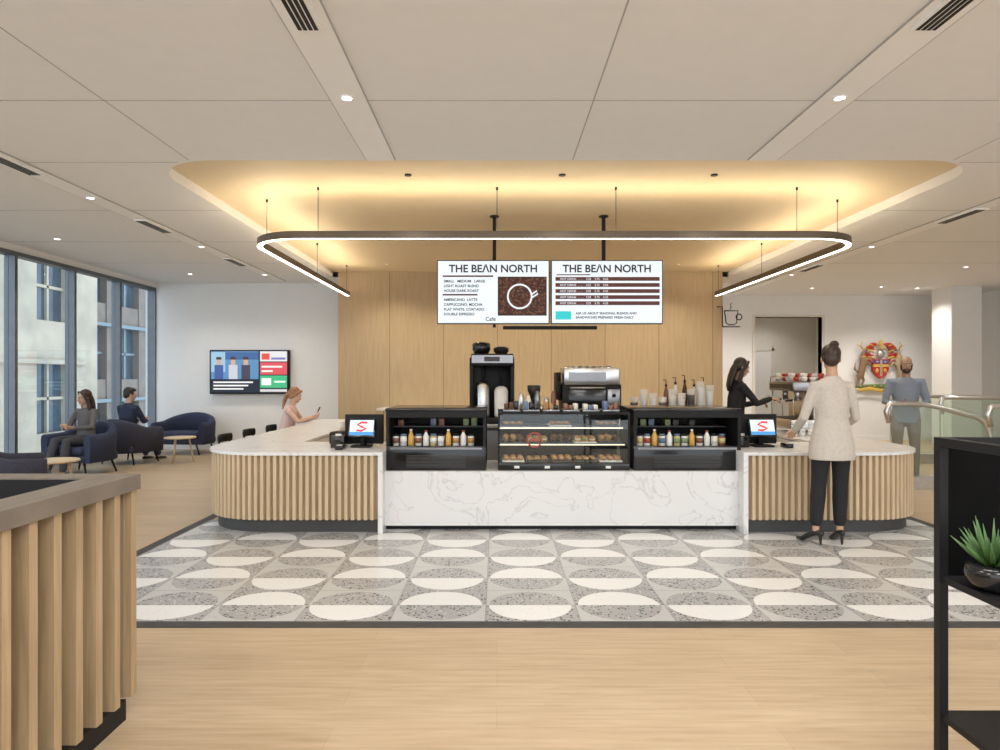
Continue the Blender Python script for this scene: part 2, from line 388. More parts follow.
# ------------------------------------------------------------------ service counter
CT=.78; CX0,CX1=-2.98,4.31; CY=6.37; CR=.72
PLX=X(378,CY); PRX=X(748,CY)
b=B()
lp=[(PLX,CY)]+[(CX0+CR,CY)]+arc(CX0+CR,CY+CR,CR,270,180,14)[1:]+[(CX0,8.2)]
rp=[(PRX,CY)]+[(CX1-CR,CY)]+arc(CX1-CR,CY+CR,CR,-90,0,14)[1:]+[(CX1,8.2)]
def resample(path,step):
    out=[];acc=0
    for i in range(len(path)-1):
        a,c=V(path[i]),V(path[i+1]); L=(c-a).length; t=(c-a)/L; p=acc
        while p<L:
            out.append((a+t*p,t)); p+=step
        acc=p-L
    return out
for path,sg in ((lp,-1),(rp,1)):
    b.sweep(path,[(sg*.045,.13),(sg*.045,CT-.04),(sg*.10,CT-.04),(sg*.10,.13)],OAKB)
    b.sweep(path,[(sg*.07,.0),(sg*.07,.13),(sg*.12,.13),(sg*.12,.0)],DGREY)
    for p,t in resample(path,.062)[1:]:
        nr=V((-t.y,t.x))*sg; w=.021
        q=[p-t*w*.7+nr*.008,p+t*w*.7+nr*.008,p+t*w+nr*.046,p-t*w+nr*.046]
        b.prism([(k.x,k.y) for k in (q if sg>0 else q[::-1])],.13,CT-.03,OAKS)
b.box(CX0+.38,CX0+.44,8.2,11.4,0,CT-.04,OAKS); b.box(CX0+.05,CX0+.44,8.16,8.2,0,CT-.04,OAKS); b.box(CX0+.38,-2.15,11.36,11.4,0,CT-.04,OAKS)
b.box(-2.21,-2.15,7.4,11.36,0,CT-.04,STONE); b.box(-2.15,PLX,7.36,7.4,0,CT-.04,STONE)
b.box(CX1-.1,CX1-.04,8.2,9.6,0,CT-.04,OAKS); b.box(3.5,3.56,7.4,9.6,0,CT-.04,STONE); b.box(3.56,CX1-.1,9.54,9.6,0,CT-.04,OAKS); b.box(PRX,3.5,7.36,7.4,0,CT-.04,STONE)
lt=[(PLX,CY-.01)]+[(PLX,7.4),(-2.15,7.4),(-2.15,11.4),(CX0-.01,11.4)]+arc(CX0+CR,CY+CR,CR+.01,180,270,14)
b.prism(lt,CT-.03,CT,STONE)
rt=[(PRX,CY-.01)]+arc(CX1-CR,CY+CR,CR+.01,-90,0,14)+[(CX1+.01,9.6),(3.5,9.6),(3.5,7.4),(PRX,7.4)]
b.prism(rt,CT-.03,CT,STONE)
for x in (PLX-.0,PRX-.045): b.box(x,x+.045,CY-.012,7.3,0,CT,STONE)
BX0,BX1=PLX+.045,PRX-.045
b.box(BX0,BX1,6.5,7.35,.05,.58,STONE); b.box(BX0,BX1,6.56,7.35,0,.05,BLK)
b.done('service_counter')
# ------------------------------------------------------------------ display cases
FOODL=emis('case_led',(1,.80,.52),4)
cols=[(.45,.25,.08),(.72,.70,.64),(.22,.3,.15),(.4,.08,.06),(.6,.5,.2),(.22,.1,.06),(.8,.8,.8),(.12,.18,.3)]
def bottle(b,x,y,z,h,r,c,cap=None):
    b.lathe((x,y,z),[(r*.9,0),(r,.01),(r,h*.62),(r*.55,h*.8),(r*.4,h*.86),(r*.4,h*.9)],c,12)
    b.cyl((x,y,z+h*.9),r*.48,h*.1,cap or BLK,10)
pc=[mat('product_colour_%d'%i,c,.35) for i,c in enumerate(cols)]
LAB=mat('label_paper',(.80,.79,.76),.6)
AMB=mat('amber_juice',(.65,.38,.08),.2)
def grabcase(x0,x1,y0=6.56,y1=7.3,z0=.581,z1=1.19):
    b=B(); t=.03
    b.box(x0,x1,y1-.03,y1,z0,z1,BLK); b.box(x0,x0+t,y0+.04,y1-.03,z0,z1-t,BLK); b.box(x1-t,x1,y0+.04,y1-.03,z0,z1-t,BLK)
    b.box(x0-.01,x1+.01,y0,y1,z1-.03,z1,BLKG,.006)
    b.box(x0+.02,x1-.02,y0+.003,y0+.05,z1-.09,z1-.03,BLK)
    b.box(x0,x1,y0,y0+.04,z0,z0+.24,BLKG,.006)
    b.box(x0+t,x1-t,y0+.04,y1-.03,z0+.2,z0+.225,DGREY)
    b.box(x0+t,x1-t,y0+.34,y1-.03,z0+.40,z0+.412,DGREY)
    b.box(x0+t,x1-t,y0+.07,y0+.085,z1-.05,z1-.035,FOODL)
    b.box(x0,x0+t,y0,y0+.04,z0+.24,z1-t,BLK); b.box(x1-t,x1,y0,y0+.04,z0+.24,z1-t,BLK)
    b.box(x0+.04,x1-.04,y0-.004,y0,z0+.205,z0+.225,STEELD)
    for i in range(9): b.box(x0+.2,x1-.2,y0-.003,y0,z0+.03+i*.014,z0+.036+i*.014,DGREY)
    x=x0+.08
    k=0
    while x<x1-.10:
        c=[pc[1],pc[6],AMB,pc[1],pc[5],pc[4],pc[6]][k%7]
        if k%5 in (0,1,3): 
            b.lathe((x,y0+.12,z0+.225),[(.024,0),(.033,.01),(.033,.09),(.028,.105)],c,12); b.cyl((x,y0+.12,z0+.33),.03,.02,pc[7] if k%2 else BLK,12); b.cyl((x,y0+.12,z0+.26),.034,.05,random.choice(pc),12)
        elif k%5==2: bottle(b,x,y0+.12,z0+.225,.17,.029,AMB,LAB)
        else: bottle(b,x,y0+.12,z0+.225,.16,.03,LAB,pc[3])
        if random.random()<.6: b.lathe((x,y0+.2,z0+.225),[(.03,0),(.033,.09),(.028,.1)],random.choice(pc),10)
        x+=.075; k+=1
    x=x0+.09
    while x<x1-.1:
        if random.random()<.5: b.box(x-.03,x+.03,y0+.38,y0+.46,z0+.412,z0+.47+.03*random.random(),random.choice([pc[5],pc[7],pc[2],DGREY]),.004)
        x+=.085
    return b.done('refrigerated_grab_and_go_case')
grabcase(X(386,6.56),X(486,6.56)); grabcase(X(634,6.56),X(741,6.56))
CRUST=mat('baked_crust',(.42,.23,.09),.6,var=.35,vs=25); CHOC=mat('chocolate_bake',(.10,.045,.02),.6); TRAY=mat('tray_black',(.03,.03,.03),.4); CREAM=mat('cream_icing',(.7,.62,.48),.5); GREEN=mat('lettuce',(.15,.3,.06),.6)
def pastrycase(x0,x1,y0=6.56,y1=7.3,z0=.581,z1=1.15):
    b=B(); t=.018
    b.box(x0,x1,y0,y1,z0,z0+.07,BLKG,.005)
    for x in (x0,x1-t):
        for y in (y0,y1-t): b.box(x,x+t,y,y+t,z0+.07,z1-t,BLK)
    b.box(x0,x1,y0,y0+t,z1-t,z1,BLK); b.box(x0,x1,y1-t,y1,z1-t,z1,BLK); b.box(x0,x0+t,y0+t,y1-t,z1-t,z1,BLK); b.box(x1-t,x1,y0+t,y1-t,z1-t,z1,BLK)
    b.box(x0+t,x1-t,y0+t,y1-t,z1-.012,z1-.004,GL)
    b.box(x0+t,x1-t,y0+.004,y0+.01,z0+.07,z1-t,GL); b.box(x0+.004,x0+.01,y0+t,y1-t,z0+.07,z1-t,GL); b.box(x1-.01,x1-.004,y0+t,y1-t,z0+.07,z1-t,GL)
    b.box(x0+t,x1-t,y1-.01,y1-.004,z0+.07,z1-t,BLK)
    for k,zz in enumerate((z0+.072,z0+.25,z0+.41)):
        ya=y0+.05+k*.1
        if k: b.box(x0+t,x1-t,ya,y1-.03,zz-.008,zz,STEELD); b.box(x0+t,x1-t,ya-.012,ya,zz-.01,zz+.002,STEELD); b.box(x0+t,x1-t,ya+.02,ya+.03,zz-.018,zz-.01,FOODL)
        nx=5
        for i in range(nx):
            xa=x0+.04+i*(x1-x0-.08)/nx; xb=xa+(x1-x0-.08)/nx-.02
            b.box(xa,xb,ya+.01,ya+.3,zz+.001,zz+.014,TRAY if (i+k)%4 else LAB,.003)
            kind=(i*2+k)%4
            if k==2 and i%2: continue
            for a in range(3):
                for c in range(2):
                    px=xa+.04+a*(xb-xa-.08)/2; py=ya+.08+c*.13; pz=zz+.014
                    if kind==0: b.ell((px,py,pz+.02),(.034,.05,.024),CRUST,10)
                    elif kind==1: b.lathe((px,py,pz),[(.022,0),(.03,.035),(.036,.045),(.022,.062),(.004,.068)],random.choice([CHOC,CRUST]),10)
                    elif kind==2: b.torus((px,py,pz+.016),.022,.014,CRUST,12,6)
                    else: b.box(px-.03,px+.03,py-.04,py+.04,pz,pz+.02,CRUST,.005); b.box(px-.03,px+.03,py-.04,py+.04,pz+.02,pz+.03,GREEN if a%2 else CREAM); b.box(px-.03,px+.03,py-.04,py+.04,pz+.03,pz+.05,CRUST,.005)
    for i in range(4):
        xa=x0+.16+i*.3; b.box(xa,xa+.05,y0-.004,y0+.003,z0+.02,z0+.045,LAB)
    b.torus((x0+.36,y0-.002,z0+.3),.07,.008,pc[3],24,6,ax='y'); b.box(x0+.31,x0+.41,y0-.004,y0+.001,z0+.29,z0+.31,pc[3])
    b.done('pastry_display_case')
    b=B(); 
    for i in range(6):
        xa=x0+.05+i*.2; zt=z1+.001; b.box(xa,xa+.17,y0+.12,y0+.4,zt,zt+.02,STEELD,.003)
        for a in range(3): b.box(xa+.012+a*.05,xa+.055+a*.05,y0+.14,y0+.26,zt+.02,zt+.06+.05*random.random(),random.choice([pc[1],pc[5],CHOC,CRUST,pc[7],BLKG]),.008)
    b.done('packaged_snack_trays')
pastrycase(X(498,6.56),X(630,6.56))
# ------------------------------------------------------------------ pos terminals & counter accessories
SCR=emis('terminal_screen',(.75,.88,1),.9); SRED=emis('screen_red',(.8,.05,.03),.9); SBLU=emis('screen_blue',(.08,.35,.75),.9)
def pos(x,y):
    b=B(); z=CT+.001
    b.box(-.10,.10,-.09,.09,z,z+.02,BLK,.006); b.box(-.02,.02,-.0,.03,z+.02,z+.16,BLK,.004)
    b.M=Matrix.Translation((0,-.02,z+.2))@Matrix.Rotation(math.radians(-20),4,'X')
    b.box(-.14,.14,0,.025,-.10,.10,BLKG,.008); b.box(-.122,.122,-.0015,0,-.08,.08,SCR)
    b.box(-.122,.122,-.003,-.0015,-.08,-.045,SBLU); b.tube([(.055,-.004,.05),(-.0,-.004,.055),(-.045,-.004,.03),(0,-.004,.008),(.045,-.004,-.012),(0,-.004,-.034),(-.05,-.004,-.03)],.011,SRED,6)
    b.M=Matrix.Identity(4)
    b.box(-.30,-.16,-.10,.05,z,z+.12,BLKG,.01); b.box(-.27,-.19,-.102,-.1,z+.06,z+.065,DGREY); b.box(-.26,-.2,-.06,-.05,z+.12,z+.14,LAB)
    b.box(-.2,.2,.1,.14,z+.02,z+.33,BLK,.01); b.box(-.03,.03,.1,.14,z,z+.05,BLK)
    b.done('point_of_sale_terminal',(x,y,0))
pos(X(363,6.9),6.85); pos(X(757,6.9)+.05,6.9)
for xx,yy in ((X(787,6.8),6.8),(X(341,6.65),6.62)):
    b=B(); b.box(-.04,.04,-.07,.07,CT+.001,CT+.045,BLKG,.008); b.box(-.03,.03,-.01,.055,CT+.045,CT+.048,DGREY)
    for i in range(3):
        for j in range(3): b.box(-.026+i*.019,-.012+i*.019,-.06+j*.016,-.05+j*.016,CT+.045,CT+.049,LAB)
    b.done('card_reader',(xx,yy,0))
b=B(); b.box(-.11,.11,-.09,.09,CT+.001,CT+.13,BLK,.012); b.box(-.09,.09,-.092,-.09,CT+.03,CT+.1,DGREY); b.box(-.06,.06,-.094,-.09,CT+.055,CT+.075,LAB); b.done('napkin_dispenser',(X(352,7.2)-.12,7.22,0))
# ------------------------------------------------------------------ back bar and equipment
BZ=.90
b=B(); b.box(-.9,2.85,8.45,9.2,.08,BZ-.04,DGREY); b.box(-.93,2.88,8.42,9.23,BZ-.04,BZ,STEEL,.004); b.box(-.88,2.83,8.5,9.18,0,.08,BLK)
for i in range(5): b.box(-.86+i*.73,-.86+i*.73+.70,8.43,8.45,.12,BZ-.08,STEELD)
b.done('back_bar_counter')
b=B(); z=BZ+.001
b.box(-.29,.29,-.25,.25,z,z+.08,BLK,.01); b.box(-.29,-.1,-.05,.25,z+.08,z+.85,BLK,.01); b.box(-.28,.27,.1,.25,z+.08,z+.8,BLK,.01)
b.box(-.29,-.24,-.2,.1,z+.08,z+.85,BLK,.01); b.box(.24,.29,-.2,.1,z+.08,z+.85,BLK,.01)
b.box(-.27,.28,-.22,.25,z+.74,z+.9,BLK,.015); b.box(-.26,.27,-.225,-.215,z+.78,z+.88,STEELD); b.box(-.1,.1,-.229,-.224,z+.80,z+.86,DGREY)
b.lathe((-.14,-.02,z+.9),[(.09,0),(.12,.06),(.12,.13),(.1,.15),(.02,.16)],BLKG,20); b.lathe((.12,.0,z+.9),[(.07,0),(.1,.04),(.1,.08),(.05,.1)],BLK,20)
b.lathe((-.12,-.13,z+.08),[(.085,0),(.09,.03),(.09,.40),(.07,.44),(.03,.46)],STEEL,20); b.lathe((.12,-.13,z+.08),[(.085,0),(.09,.03),(.09,.34),(.07,.38),(.03,.4)],LAB,20)
b.tube([(-.12,-.13,z+.74),(-.12,-.13,z+.54)],.018,BLK,8); b.tube([(.12,-.13,z+.74),(.12,-.13,z+.5)],.018,BLK,8)
b.tube([(.12,-.22,z+.14),(.12,-.25,z+.14),(.12,-.25,z+.1)],.01,BLK,8); b.tube([(-.12,-.22,z+.14),(-.12,-.25,z+.14),(-.12,-.25,z+.1)],.01,BLK,8)
b.done('coffee_brewer',(X(492,8.7),8.80,0))
b=B(); 
b.box(-.38,.38,-.27,.27,z+.06,z+.5,BLK,.012); b.box(-.36,.36,-.28,.26,z+.5,z+.72,STEEL,.015); b.box(-.3,.18,-.285,-.27,z+.14,z+.44,BLKG,.004); b.box(-.3,.18,-.287,-.283,z+.55,z+.66,STEELD)
b.tube([(-.28,-.29,z+.46),(-.28,-.32,z+.46),(.16,-.32,z+.46),(.16,-.29,z+.46)],.01,STEEL,8)
b.box(.2,.36,-.285,-.27,z+.14,z+.44,STEELD,.004); b.cyl((.28,-.285,z+.36),.025,.02,BLK,14,ax=(0,-1,0)); b.cyl((.28,-.285,z+.24),.025,.02,BLK,14,ax=(0,-1,0))
b.box(-.45,-.39,-.2,.2,z+.3,z+.66,BLK,.01); b.tube([(-.42,-.2,z+.55),(-.42,-.24,z+.6),(-.42,-.24,z+.66)],.012,BLK,8)
for sx in (-.33,.33):
    for sy in (-.22,.22): b.cyl((sx,sy,z),.025,.06,BLK,10)
for i in range(7): b.box(-.3+i*.09,-.28+i*.09,-.2,.2,z+.72,z+.745,STEELD)
b.done('countertop_oven',(X(590,8.75),8.84,0))
b=B(); b.box(-.09,.09,-.12,.12,z,z+.05,BLK,.008); b.box(-.08,.08,-.02,.12,z+.05,z+.30,BLK,.012); b.box(-.08,.08,-.12,.12,z+.26,z+.34,BLK,.012)
b.lathe((0,0,z+.34),[(.05,0),(.085,.07),(.09,.14),(.07,.15)],DGREY,18); b.tube([(0,-.1,z+.28),(0,-.11,z+.22)],.02,BLK,8); b.done('coffee_grinder',(X(535,8.7)+.0,8.95,0))
b=B()
for i,(px,h,r) in enumerate([(521,.40,.04),(528,.36,.04),(537,.42,.04),(546,.34,.04),(553,.42,.035)]):
    b.lathe((X(px,8.6),8.52,z),[(r,0),(r,h*.8),(r*.6,h*.95),(r*.5,h)],[STEEL,LAB,STEELD,STEEL,pc[5]][i],14)
    b.torus((X(px,8.6)+r,8.52,z+h*.5),.03,.007,STEELD,12,6,ax='y')
b.done('steel_pitchers')
b=B(); b.box(1.70,2.84,8.46,8.74,z,z+.16,STEELD,.005)
for i in range(9):
    xx=1.77+i*.122; hh=.10+.05*((i*2)%3)+(.10 if i>5 else 0); b.lathe((xx,8.6,z+.16),[(.038,0),(.048,hh),(.05,hh+.01)],LAB if i%3 else STEELD,14)
    for k in range(5): b.torus((xx,8.6,z+.18+hh+k*.014),.049,.005,LAB,14,5)
b.done('paper_cup_stacks')
b=B(); b.box(2.20,2.84,8.82,9.16,z,z+.20,BLK,.005)
for i in range(5):
    xx=2.27+i*.125; h=.30+.03*(i%3); yy=8.95; bottle(b,xx,yy,z+.20,h,.034,[pc[5],LAB,CHOC,pc[1],LAB][i],random.choice([STEEL,BLK]))
    b.tube([(xx,yy,z+.20+h),(xx,yy,z+.26+h),(xx-.04,yy-.02,z+.26+h)],.006,BLK,6)
b.done('syrup_bottles')
b=B(); b.box(-2.2,3.2,12.3,12.98,.1,.88,OAKP); b.box(-2.22,3.22,12.28,12.99,.88,.92,STONE); b.box(-2.2,3.2,12.34,12.98,0,.1,BLK); b.done('rear_cabinet_counter')
RC=mat('red_cups',(.45,.05,.04),.4)
b=B(); z=CT+.001
b.box(-.30,.30,-.36,.36,z+.05,z+.18,STEEL,.012); b.box(-.02,.30,-.36,.36,z+.18,z+.54,STEEL,.015); b.box(-.28,.30,-.37,.37,z+.54,z+.66,STEELD,.015)
b.box(-.285,-.28,-.33,.33,z+.57,z+.63,BLKG)
for sx in (-.25,.25):
    for sy in (-.3,.3): b.cyl((sx,sy,z),.025,.05,BLK,10)
for yy in (-.18,.18):
    b.cyl((-.14,yy,z+.45),.035,.1,STEEL,14); b.cyl((-.14,yy,z+.42),.04,.03,STEELD,14); b.tube([(-.14,yy,z+.43),(-.29,yy,z+.41)],.013,BLK,8)
for yy in (-.33,0,.33): b.tube([(-.24,yy,z+.54),(-.26,yy,z+.4),(-.25,yy,z+.22)],.007,STEEL,6)
for sx in (-.27,.28): b.tube([(sx,-.34,z+.66),(sx,-.34,z+.72),(sx,.34,z+.72),(sx,.34,z+.66)],.008,STEEL,6)
for i in range(5):
    for j in range(6):
        for k in range(1+(i+j)%2): b.lathe((-.2+i*.105,-.28+j*.11,z+.661+k*.05),[(.02,0),(.036,.03),(.038,.055)],RC if (i+j)%3==0 else LAB,10)
b.box(-.29,-.02,-.34,.34,z+.181,z+.19,BLK)
b.done('espresso_machine',(4.0,8.75,0))
b=B()
for k in range(4): 
    for i in range(4): b.lathe((3.62+i*.1,8.12,CT+.001+k*.045),[(.028,0),(.038,.043)],pc[6],12)
b.done('cup_stack_on_counter')
b=B(); b.lathe((X(335,9.2)+.1,9.2,CT+.001),[(.035,0),(.045,.1),(.045,.11)],LAB,14); b.done('paper_cup')
# ------------------------------------------------------------------ menu screens
SD=8.4
MWH=emis('menu_screen_white',(.76,.84,.89),.90); INK=mat('menu_ink',(.03,.02,.02),.6); MBR=emis('menu_brown',(.11,.025,.02),.6); MTE=emis('menu_teal',(.02,.55,.57),.9)
MPH=mat('bean_photo_brown',(.03,.012,.007),.6,var=.6,vs=60,emit=(.05,.02,.012),es=.4); BEAN=emis('bean_highlight',(.20,.085,.045),.6)
def menu(x0,x1,kind):
    z0,z1=Z(324,SD),Z(260,SD); e=empty('menu_display_screen' ,((x0+x1)/2,SD,z0))
    b=B(); b.box(x0,x1,SD,SD+.06,z0,z1,BLK,.004); b.box(x0+.012,x1-.012,SD-.002,SD,z0+.012,z1-.012,MWH)
    w=x1-x0; h=z1-z0; y=SD-.004
    P=lambda u,v:(x0+u*w,z0+v*h)
    def R(u0,u1,v0,v1,m,dy=0): b.box(x0+u0*w,x0+u1*w,y-.001-dy,SD-.002-dy*.5,z0+v0*h,z0+v1*h,m)
    if kind==0:
        R(.54,.975,.13,.74,MPH)
        cx,cz=P(.735,.43)
        def bean(bx,bz,m,d=0): b.ell((bx,y-.002-d,bz),(.014,.002,.010),m,6,R=Matrix.Rotation(random.random()*3,3,'Y'))
        for k in range(420):
            u=.555+.405*random.random(); v_=.155+.56*random.random(); bx,bz=P(u,v_); bean(bx,bz,BEAN if random.random()<.5 else MBR)
        # cup seen from above: white rim filled with beans, handle to the right, saucer arc
        b.torus((cx,y-.004,cz),.150,.011,MWH,36,6,ax='y'); b.tube([(cx+.155,y-.004,cz+.03),(cx+.215,y-.004,cz+.07),(cx+.225,y-.004,cz+.03),(cx+.16,y-.004,cz-.01)],.010,MWH,8)
        R(.05,.50,.735,.76,MBR); R(.05,.36,.445,.47,MBR)
    else:
        for k in range(5): R(.04,.97,.675-k*.095,.735-k*.095,MBR)
        R(.04,.18,.07,.20,MTE); R(.05,.35,.762,.778,MBR)
    b.done('screen_panel',parent=e)
    text('THE BE\u039bN NORTH',.132,(x0+w/2,y-.004,z0+h*.81),INK,e,'menu_title','CENTER',.003,1.0)
    if kind==0:
        for k,s in enumerate(['SMALL   MEDIUM   LARGE','LIGHT ROAST BLEND','HOUSE DARK ROAST']): text(s,.046,(x0+.06*w,y-.004,z0+h*(.65-k*.075)),INK,e,'menu_line',bold=.0012)
        for k,s in enumerate(['AMERICANO  LATTE','CAPPUCCINO, MOCHA','FLAT WHITE, CORTADO','DOUBLE ESPRESSO']): text(s,.046,(x0+.06*w,y-.004,z0+h*(.36-k*.075)),INK,e,'menu_line',bold=.0012)
        text('Cafe',.07,(x0+.43*w,y-.004,z0+h*.05),INK,e,'menu_script',bold=.001)
    else:
        for k in range(5): text('HOT DRINK  . . . .   3.25    3.75    4.25',.038,(x0+.08*w,y-.006,z0+h*(.688-k*.095)),MWH,e,'menu_line')
        for k,s in enumerate(['ASK US ABOUT SEASONAL BLENDS AND','SANDWICHES PREPARED FRESH DAILY']): text(s,.042,(x0+.22*w,y-.004,z0+h*(.15-k*.065)),INK,e,'menu_line',bold=.001)
    b=B()
    xp=x0+w*.51 if kind==0 else x0+w*.48
    b.box(xp-.022,xp+.022,SD+.07,SD+.115,z0+.1,RZ-.001,BLK); b.box(xp-.08,xp+.08,SD+.061,SD+.069,z0+.2,z1-.2,BLK); b.cyl((xp,SD+.09,RZ-.016),.06,.015,BLK,16)
    if kind==0: b.box(X(503,SD),X(598,SD),SD+.07,SD+.10,Z(329,SD),Z(325.5,SD),BLK,.003); b.box(xp-.02,xp+.02,SD+.07,SD+.10,Z(327,SD),z0+.1,BLK)
    b.done('ceiling_pole',parent=e)
menu(X(437,SD),X(549.5,SD),0); menu(X(551,SD),X(663,SD),1)
# ------------------------------------------------------------------ pendant light
TOPE=emis('pendant_uplight',(1,.81,.55),24); BOTE=emis('pendant_downlight_diffuser',(1,.93,.78),5.5)
rz=Z(235,7.2); pl,pr=-2.75,4.05; rr=.62
path=[(pl,12.3)]+arc(pl+rr,7.2+rr,rr,180,270,14)+arc(pr-rr,7.2+rr,rr,270,360,14)+[(pr,12.3)]
e=empty('pendant_ring_light',((pl+pr)/2,7.2,rz))
b=B()
b.sweep(path,[(-.025,rz-.04),(-.025,rz+.04),(.035,rz+.04),(.035,rz-.04)],BRONZE,mats=[BRONZE,TOPE,BRONZE,BOTE]); 
b.done('light_profile',parent=e,fix=True)
b=B()
wires=[(X(262,7.6)+.02,7.7),(X(318,7.2),7.2),(X(497,7.2),7.2),(X(616,7.2),7.2),(X(797,7.2),7.2),(X(842,7.6),7.7),(pl,10.2),(pr,10.2),(pl,12.2),(pr,12.2)]
for x,y in wires: b.cyl((x,y,rz+.04),.0035,RZ-rz-.041,BLK,6); b.cyl((x,y,RZ-.031),.012,.03,BLK,10)
b.done('suspension_cables',parent=e)
# ------------------------------------------------------------------ TV
b=B(); tx0,tx1,tz0,tz1=X(210,13.75),X(289,13.75),Z(394,13.75),Z(350,13.75); y=13.72
b.box(tx0,tx1,y,WLY-.001,tz0,tz1,BLK,.01); w=tx1-tx0; h=tz1-tz0
def R(u0,u1,v0,v1,c,dy=0,s=.9): b.box(tx0+u0*w,tx0+u1*w,y-.004-dy,y-.0005,tz0+v0*h,tz0+v1*h,emis('tv_%.2f_%.2f_%.2f'%c,c,s))
R(.02,.98,.03,.97,(.01,.015,.03)); R(.02,.62,.34,.97,(.10,.25,.45),.002); R(.02,.2,.5,.95,(.3,.5,.65),.003); R(.2,.62,.78,.95,(.05,.12,.3),.003)
for u,c in ((.12,(.05,.1,.3)),(.30,(.55,.55,.6)),(.46,(.05,.05,.08))):
    R(u-.055,u+.055,.34,.66,c,.005); R(u-.028,u+.028,.66,.8,(.55,.36,.27),.006); R(u-.032,u+.032,.78,.84,(.05,.03,.02),.007)
R(.64,.98,.74,.97,(.7,.7,.7),.002); R(.66,.76,.78,.92,(.7,.08,.05),.004); R(.78,.96,.78,.83,(.2,.2,.5),.004)
R(.64,.98,.44,.72,(.65,.08,.1),.002); R(.66,.8,.5,.54,(.9,.85,.8),.004); R(.66,.92,.6,.64,(.9,.85,.8),.004)
R(.64,.98,.14,.42,(.05,.45,.2),.002); R(.66,.78,.2,.36,(.8,.9,.8),.004); R(.82,.96,.26,.3,(.8,.9,.8),.004)
for k in range(3): R(.05,.55-.06*k,.25-k*.075,.285-k*.075,(.8,.8,.8),.002)
R(.64,.98,.05,.11,(.6,.6,.6),.002)
b.done('wall_television')
# ------------------------------------------------------------------ cup sign
b=B(); sx,sy,sz=X(731,12.95),12.93,Z(317,12.95)
b.tube([(sx-.13,sy,sz+.12),(sx-.10,sy,sz-.12),(sx-.05,sy,sz-.15),(sx+.05,sy,sz-.15),(sx+.10,sy,sz-.12),(sx+.13,sy,sz+.12),(sx-.13,sy,sz+.12)],.011,BLK,8)
b.torus((sx+.15,sy,sz+.0),.055,.011,BLK,20,6,ax='y'); b.tube([(sx-.17,sy,sz-.19),(sx+.17,sy,sz-.19)],.011,BLK,8)
b.tube([(sx-.03,sy,sz+.15),(sx,sy,sz+.19),(sx-.02,sy,sz+.23),(sx+.01,sy,sz+.27)],.008,BLK,6); b.tube([(sx-.17,sy,sz-.19),(sx-.17,sy,sz+.2),(sx-.25,sy+.03,sz+.2),(sx-.25,sy+.06,sz+.2)],.010,BLK,6)
b.done('coffee_cup_sign')
# ------------------------------------------------------------------ crest
GOLD=mat('crest_gold',(.62,.40,.08),.4); CRED=mat('crest_red',(.5,.03,.025),.5); BRN=mat('crest_brown',(.25,.15,.08),.6); CWH=mat('crest_stag_tan',(.42,.33,.22),.6); CGR=mat('crest_green',(.12,.2,.06),.7); CBL=mat('crest_blue',(.04,.09,.32),.5)
b=B(); Y0=-.09
sh=[(-.14,.15),(.14,.15),(.14,-.05),(.08,-.17),(0,-.23),(-.08,-.17),(-.14,-.05)]
b.prismy(sh[::-1],Y0,-.012,CRED); b.box(-.14,.14,Y0-.01,Y0,-.0,.05,GOLD); b.box(-.02,.02,Y0-.012,Y0-.002,-.18,.15,CWH); b.box(-.12,.12,Y0-.011,Y0,.07,.13,CBL)
for s in (-1,1): b.ell((s*.07,Y0-.005,-.07),(.03,.012,.045),GOLD,10); b.ell((s*.07,Y0-.012,.10),(.022,.01,.018),GOLD,8)
b.ell((0,Y0,.25),(.07,.05,.08),STEEL,12)
for i in range(5): b.tube([(-.06+i*.03,Y0,.33),(-.08+i*.04,Y0,.40)],[.012,.005],GOLD,6)
b.ell((0,Y0,.46),(.05,.03,.07),GOLD,10)
for s in (-1,1):
    for k in range(9):
        a=k*.45; b.ell((s*(.13+.12*math.sin(a)),Y0+.02,.44-k*.045),(.075,.02,.035),[CRED,CRED,GOLD,CBL][k%4],10)
    for k in range(6): b.tube([(s*.12,Y0,.40-k*.06),(s*(.2+.05*(k%2)),Y0-.01,.44-k*.06),(s*.26,Y0,.38-k*.05)],[.012,.018,.006],CRED if k%2 else GOLD,6)
    c=BRN if s<0 else CWH
    b.tube([(s*.36,Y0,-.18),(s*.33,Y0,-.02),(s*.30,Y0,.10),(s*.32,Y0,.22)],[.06,.055,.065,.04],c,10,round_=True)
    b.tube([(s*.32,Y0,.22),(s*.30,Y0,.30),(s*.23,Y0,.28)],[.035,.035,.018],c,8,round_=True)
    b.torus((s*.32,Y0,.20),.045,.012,GOLD,14,6)
    for dz in (.12,.04): b.tube([(s*.30,Y0,dz),(s*.2,Y0-.01,dz+.04),(s*.16,Y0-.01,dz-.03)],[.028,.018,.012],c,8,round_=True)
    for dx in (0,.09): b.tube([(s*(.35+dx*.5),Y0,-.16),(s*(.30+dx),Y0,-.26),(s*(.34+dx),Y0,-.36)],[.04,.022,.014],c,8,round_=True)
    b.tube([(s*.31,Y0,.32),(s*.36,Y0,.42),(s*.33,Y0,.5)],[.014,.011,.006],GOLD,6); b.tube([(s*.33,Y0,.37),(s*.42,Y0,.44)],[.010,.005],GOLD,6)
    b.tube([(s*.38,Y0,-.12),(s*.46,Y0,-.05),(s*.45,Y0,.08)],[.015,.02,.01],c,6)
b.ell((0,Y0+.02,-.38),(.48,.025,.05),CGR,16)
for k in range(7): b.ell((-.36+k*.12,Y0-.01,-.37),(.018,.012,.018),[CWH,CRED,GOLD][k%3],8)
b.tube([(-.4,Y0-.02,-.45),(-.2,Y0-.02,-.42),(0,Y0-.02,-.46),(.2,Y0-.02,-.42),(.4,Y0-.02,-.45)],[(.01,.035)]*5,GOLD,8,ref=(0,1,0))
